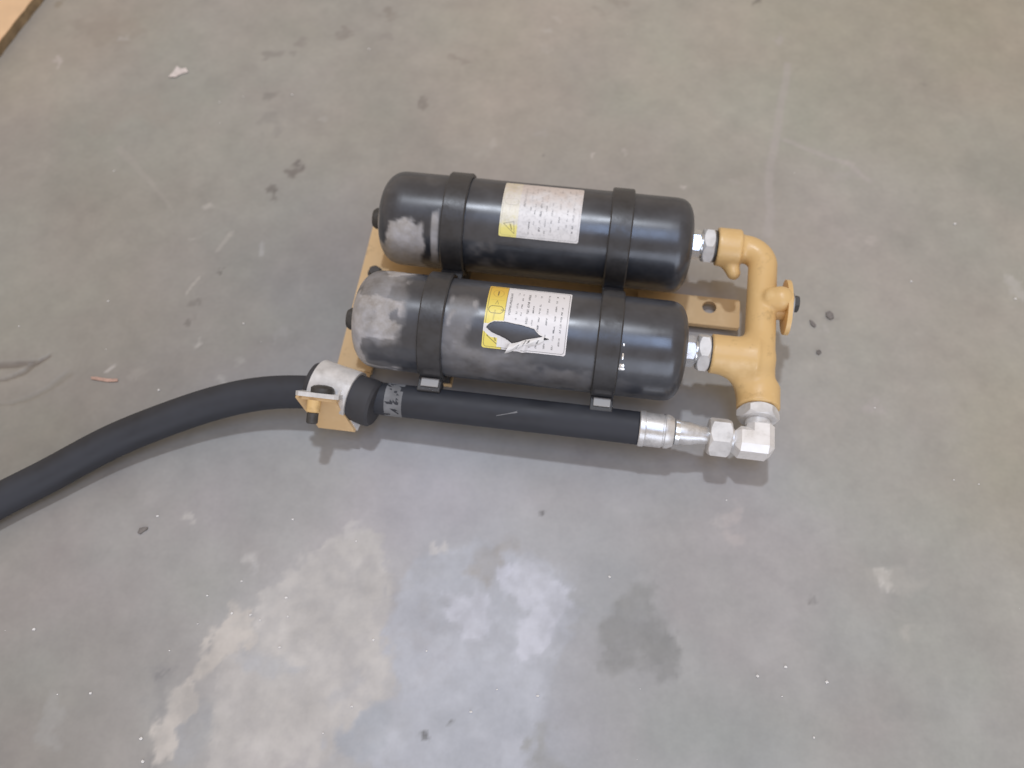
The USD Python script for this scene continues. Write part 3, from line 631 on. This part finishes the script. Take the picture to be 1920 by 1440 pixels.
# hose clamp at the left end
hc = group('hose_clamp')
axc = np.array([.965, -.22, .0]); axc /= np.linalg.norm(axc)
c0 = np.array([-.007, -.0800, .0500])
bush = lathe([(-.036, .0185), (-.0345, .0235), (-.030, .0258), (.026, .0262), (.034, .0268), (.0415, .0262), (.0445, .0235), (.0455, .0180)], c0, axc, 56)
obj('rubber_bush', bush, 'rubber', hc)
A_, U_, W_ = frame(axc)                                        # U_: across, W_: up
def band_pt(s, ang, r): return c0 + A_ * s + r * (math.cos(ang) * U_ + math.sin(ang) * W_)
sgn = 1 if U_[1] < 0 else -1                                    # towards the viewer's side
angs = np.linspace(RAD(200), RAD(18), 60)
vv = []
for a in angs:
    for s, r in ((-.0270, .0264), (.0190, .0264), (.0190, .0294), (-.0270, .0294)):
        vv.append(c0 + A_ * s + r * (math.cos(a) * U_ * sgn + math.sin(a) * W_))
vv = np.array(vv); f = []
for k in range(len(angs) - 1):
    for q in range(4):
        a, b = k * 4 + q, k * 4 + (q + 1) % 4; f += [[a, b, b + 4], [a, b + 4, a + 4]]
f += [[0, 2, 1], [0, 3, 2]]; n_ = len(vv) - 4; f += [[n_, n_ + 1, n_ + 2], [n_, n_ + 2, n_ + 3]]
bd = trimesh.Trimesh(vv, f, process=False); bd.fix_normals()
band = obj('strap', bd, 'silver_paint', hc, smooth=40)
# strap ear, yellow angle bracket, nut and bolt
def slab(corners, thick, b=.0):
    c = np.array(corners, float); n = np.cross(c[1] - c[0], c[3] - c[0]); n /= np.linalg.norm(n)
    return trimesh.convex.convex_hull(np.vstack([c + n * thick / 2, c - n * thick / 2]))
CC, DD = np.array([0, -.469, .883]), np.array([0, -.883, -.469])       # out of the strap, and down across the ear
def ear_pt(x, c, d): return np.array([x, c0[1], c0[2]]) + CC * c + DD * d
def slabs(x0, x1, c_0, c_1, d_0, d_1):
    k = .0012; pts = []
    for (xa, ca) in ((x0 + .004, c_1), (x1 - .004, c_1), (x1, c_1 - .004), (x0, c_1 - .004), (x0, c_0), (x1, c_0)):
        for dd in (d_0, d_1): pts.append(ear_pt(xa, ca, dd))
    return trimesh.convex.convex_hull(np.array(pts))
obj('strap_ear', slabs(-.0420, +.0050, .0240, .0520, .0010, .0058), 'silver_paint', hc)
br = [(-.0455, -.1030, .0780), (-.0025, -.1010, .0780), (.0155, -.1160, .0325), (-.0265, -.1160, .0325)]
obj('angle_bracket', cat(slab(br, .0055), slabs(-.0390, .0020, .0290, .0480, .0060, .0092), slab([(.010, -.1155, .0320), (-.022, -.1155, .0320), (-.022, -.03, .0055), (.010, -.03, .0055)], .004)), 'yellow_plate', hc)
obj('bracket_side', slab([(-.0015, -.0995, .0790), (.0015, -.0900, .0780), (.0185, -.1060, .0330), (.0160, -.1155, .0310)], .003), 'silver_paint', hc)
bx0 = -.0225
obj('welded_nut', lathe([(0, .0074), (.0125, .0074), (.0135, .0064)], ear_pt(bx0, .0430, .0090), DD, 32), 'yellow_paint', hc)
obj('strap_bolt', lathe([(0, .0062), (.0105, .0062), (.0117, .0048)], ear_pt(bx0, .0430, .0230), DD, 24), 'dark_steel', hc)
obj('bolt_head', lathe([(0, .0125), (.0050, .0125), (.0070, .0100), (.0082, .0050)], ear_pt(bx0 + .006, .0370, .0008), -DD, 32), 'dark_steel', hc)

# ------------------------------------------------------------------ board in the corner, chips and grit
a, b = on_floor(60, 0, .018), on_floor(0, 75, .018)
dirv = (a - b) / np.linalg.norm(a - b); nrm = np.array([-dirv[1], dirv[0]])
far0, far1 = b - dirv * .25, a + dirv * .35
edge = [far0 + (far1 - far0) * t + nrm * (.0016 * (meshkit.fbm(np.array([[t * 40, 0, 0.0]]), 3, 4)[0] - .5) * 2) for t in np.linspace(0, 1, 90)]
poly = Polygon([tuple(p) for p in edge] + [tuple(far1 + nrm * .45), tuple(far0 + nrm * .45)])
bw = UsdGeom.Xform.Define(stage, '/World/plywood_board').GetPrim()
tag(bw, 'corner of a pale tan plywood board lying on the floor at upper left', 'board')
obj('face_veneer', flat(poly, .0014, .0168), 'plywood_face', bw, smooth=20)
obj('core', flat(poly.buffer(-.0012), .0162, .0005), 'plywood_edge', bw, smooth=20)

def chip(name, outline, thick, mat_, label, cat_, curl=0.0, z=.0006):
    pts = np.array([on_floor(*p) for p in outline]); c = pts.mean(0)
    pl = Polygon(pts); 
    m_ = flat(pl, thick, z)
    m_ = m_.subdivide().subdivide(); v = np.array(m_.vertices); d = np.hypot(*(v[:, :2] - c).T); v[:, 2] += curl * d + (meshkit.fbm(v * 300, 2, 3) - .5) * thick * .6 * (curl > 0)
    m_.vertices = v
    tag(obj(name, m_, mat_, smooth=25), label, cat_)
chip('paint_flake', [(317, 146), (326, 136), (333, 126), (340, 131), (349, 129), (354, 137), (343, 139), (336, 142), (330, 146)], .0012, 'pale_flake', 'pale pinkish paint flake lying on the floor below the plywood board', 'paint flake', .05)
chip('wood_splinter', [(171, 707), (186, 708), (204, 711), (221, 711), (222, 716), (204, 717), (184, 714), (172, 712)], .0009, 'rust_chip', 'thin reddish splinter lying above the curved hose', 'splinter', .01)
chip('dark_scrap', [(259, 1000), (263, 991), (270, 989), (278, 989), (277, 993), (270, 997), (264, 1002)], .0015, 'dark_chip', 'dark ragged scrap lying below the curved hose', 'scrap', .02)
chip('rubber_crumb', [(1548, 588), (1554, 584), (1561, 589), (1563, 597), (1556, 600), (1549, 595)], .0014, 'dark_chip', 'dark crumb right of the yellow manifold, largest of three', 'crumb')
chip('rubber_crumb', [(1518, 601), (1523, 603), (1530, 611), (1527, 615), (1520, 610)], .0012, 'dark_chip', 'dark crumb right of the yellow manifold, nearest to its flange', 'crumb')
chip('rubber_crumb', [(1531, 658), (1537, 657), (1540, 662), (1535, 666), (1530, 663)], .0012, 'dark_chip', 'smallest dark crumb, lowest of three right of the yellow manifold', 'crumb')

pts = [(214, 321), (36, 612), (298, 732), (412, 192), (456, 182), (548, 178), (296, 968), (549, 974), (318, 1220), (606, 1375), (540, 1156), (371, 1170), (389, 1117), (453, 1090), (537, 1121), (268, 1428), (265, 1385), (668, 1015), (800, 1221), (932, 1293), (883, 1335), (700, 1200), (1420, 1268), (1473, 1251), (1550, 1279), (1526, 1383), (1466, 1306), (1008, 1305), (1143, 1082), (692, 93), (1903, 561), (1708, 528), (1790, 420), (1640, 765), (1788, 900), (108, 1302), (64, 1180), (170, 1300), (203, 565), (433, 753), (457, 607), (199, 655), (660, 1325), (435, 1150), (470, 1153), (488, 1163), (525, 1214), (1835, 908), (1362, 938)]
ms = []
for k, (px, py) in enumerate(pts + [(rng.uniform(0, 1920), rng.uniform(0, 1440)) for _ in range(12)]):
    c = on_floor(px, py); r = rng.uniform(.0008, .0018) if k < len(pts) else rng.uniform(.0003, .0006)
    s = trimesh.creation.icosphere(subdivisions=1, radius=1.0); v = np.array(s.vertices) * (1 + .3 * rng.standard_normal((len(s.vertices), 1)) * .5) * r * [1, rng.uniform(.6, 1), .5]
    s.vertices = v + [c[0], c[1], r * .3 + .0003]; ms.append(s)
tag(obj('white_grit', cat(*ms), 'white_speck', smooth=False), 'scattered tiny white specks of grit over the concrete floor', 'grit', kind='stuff')
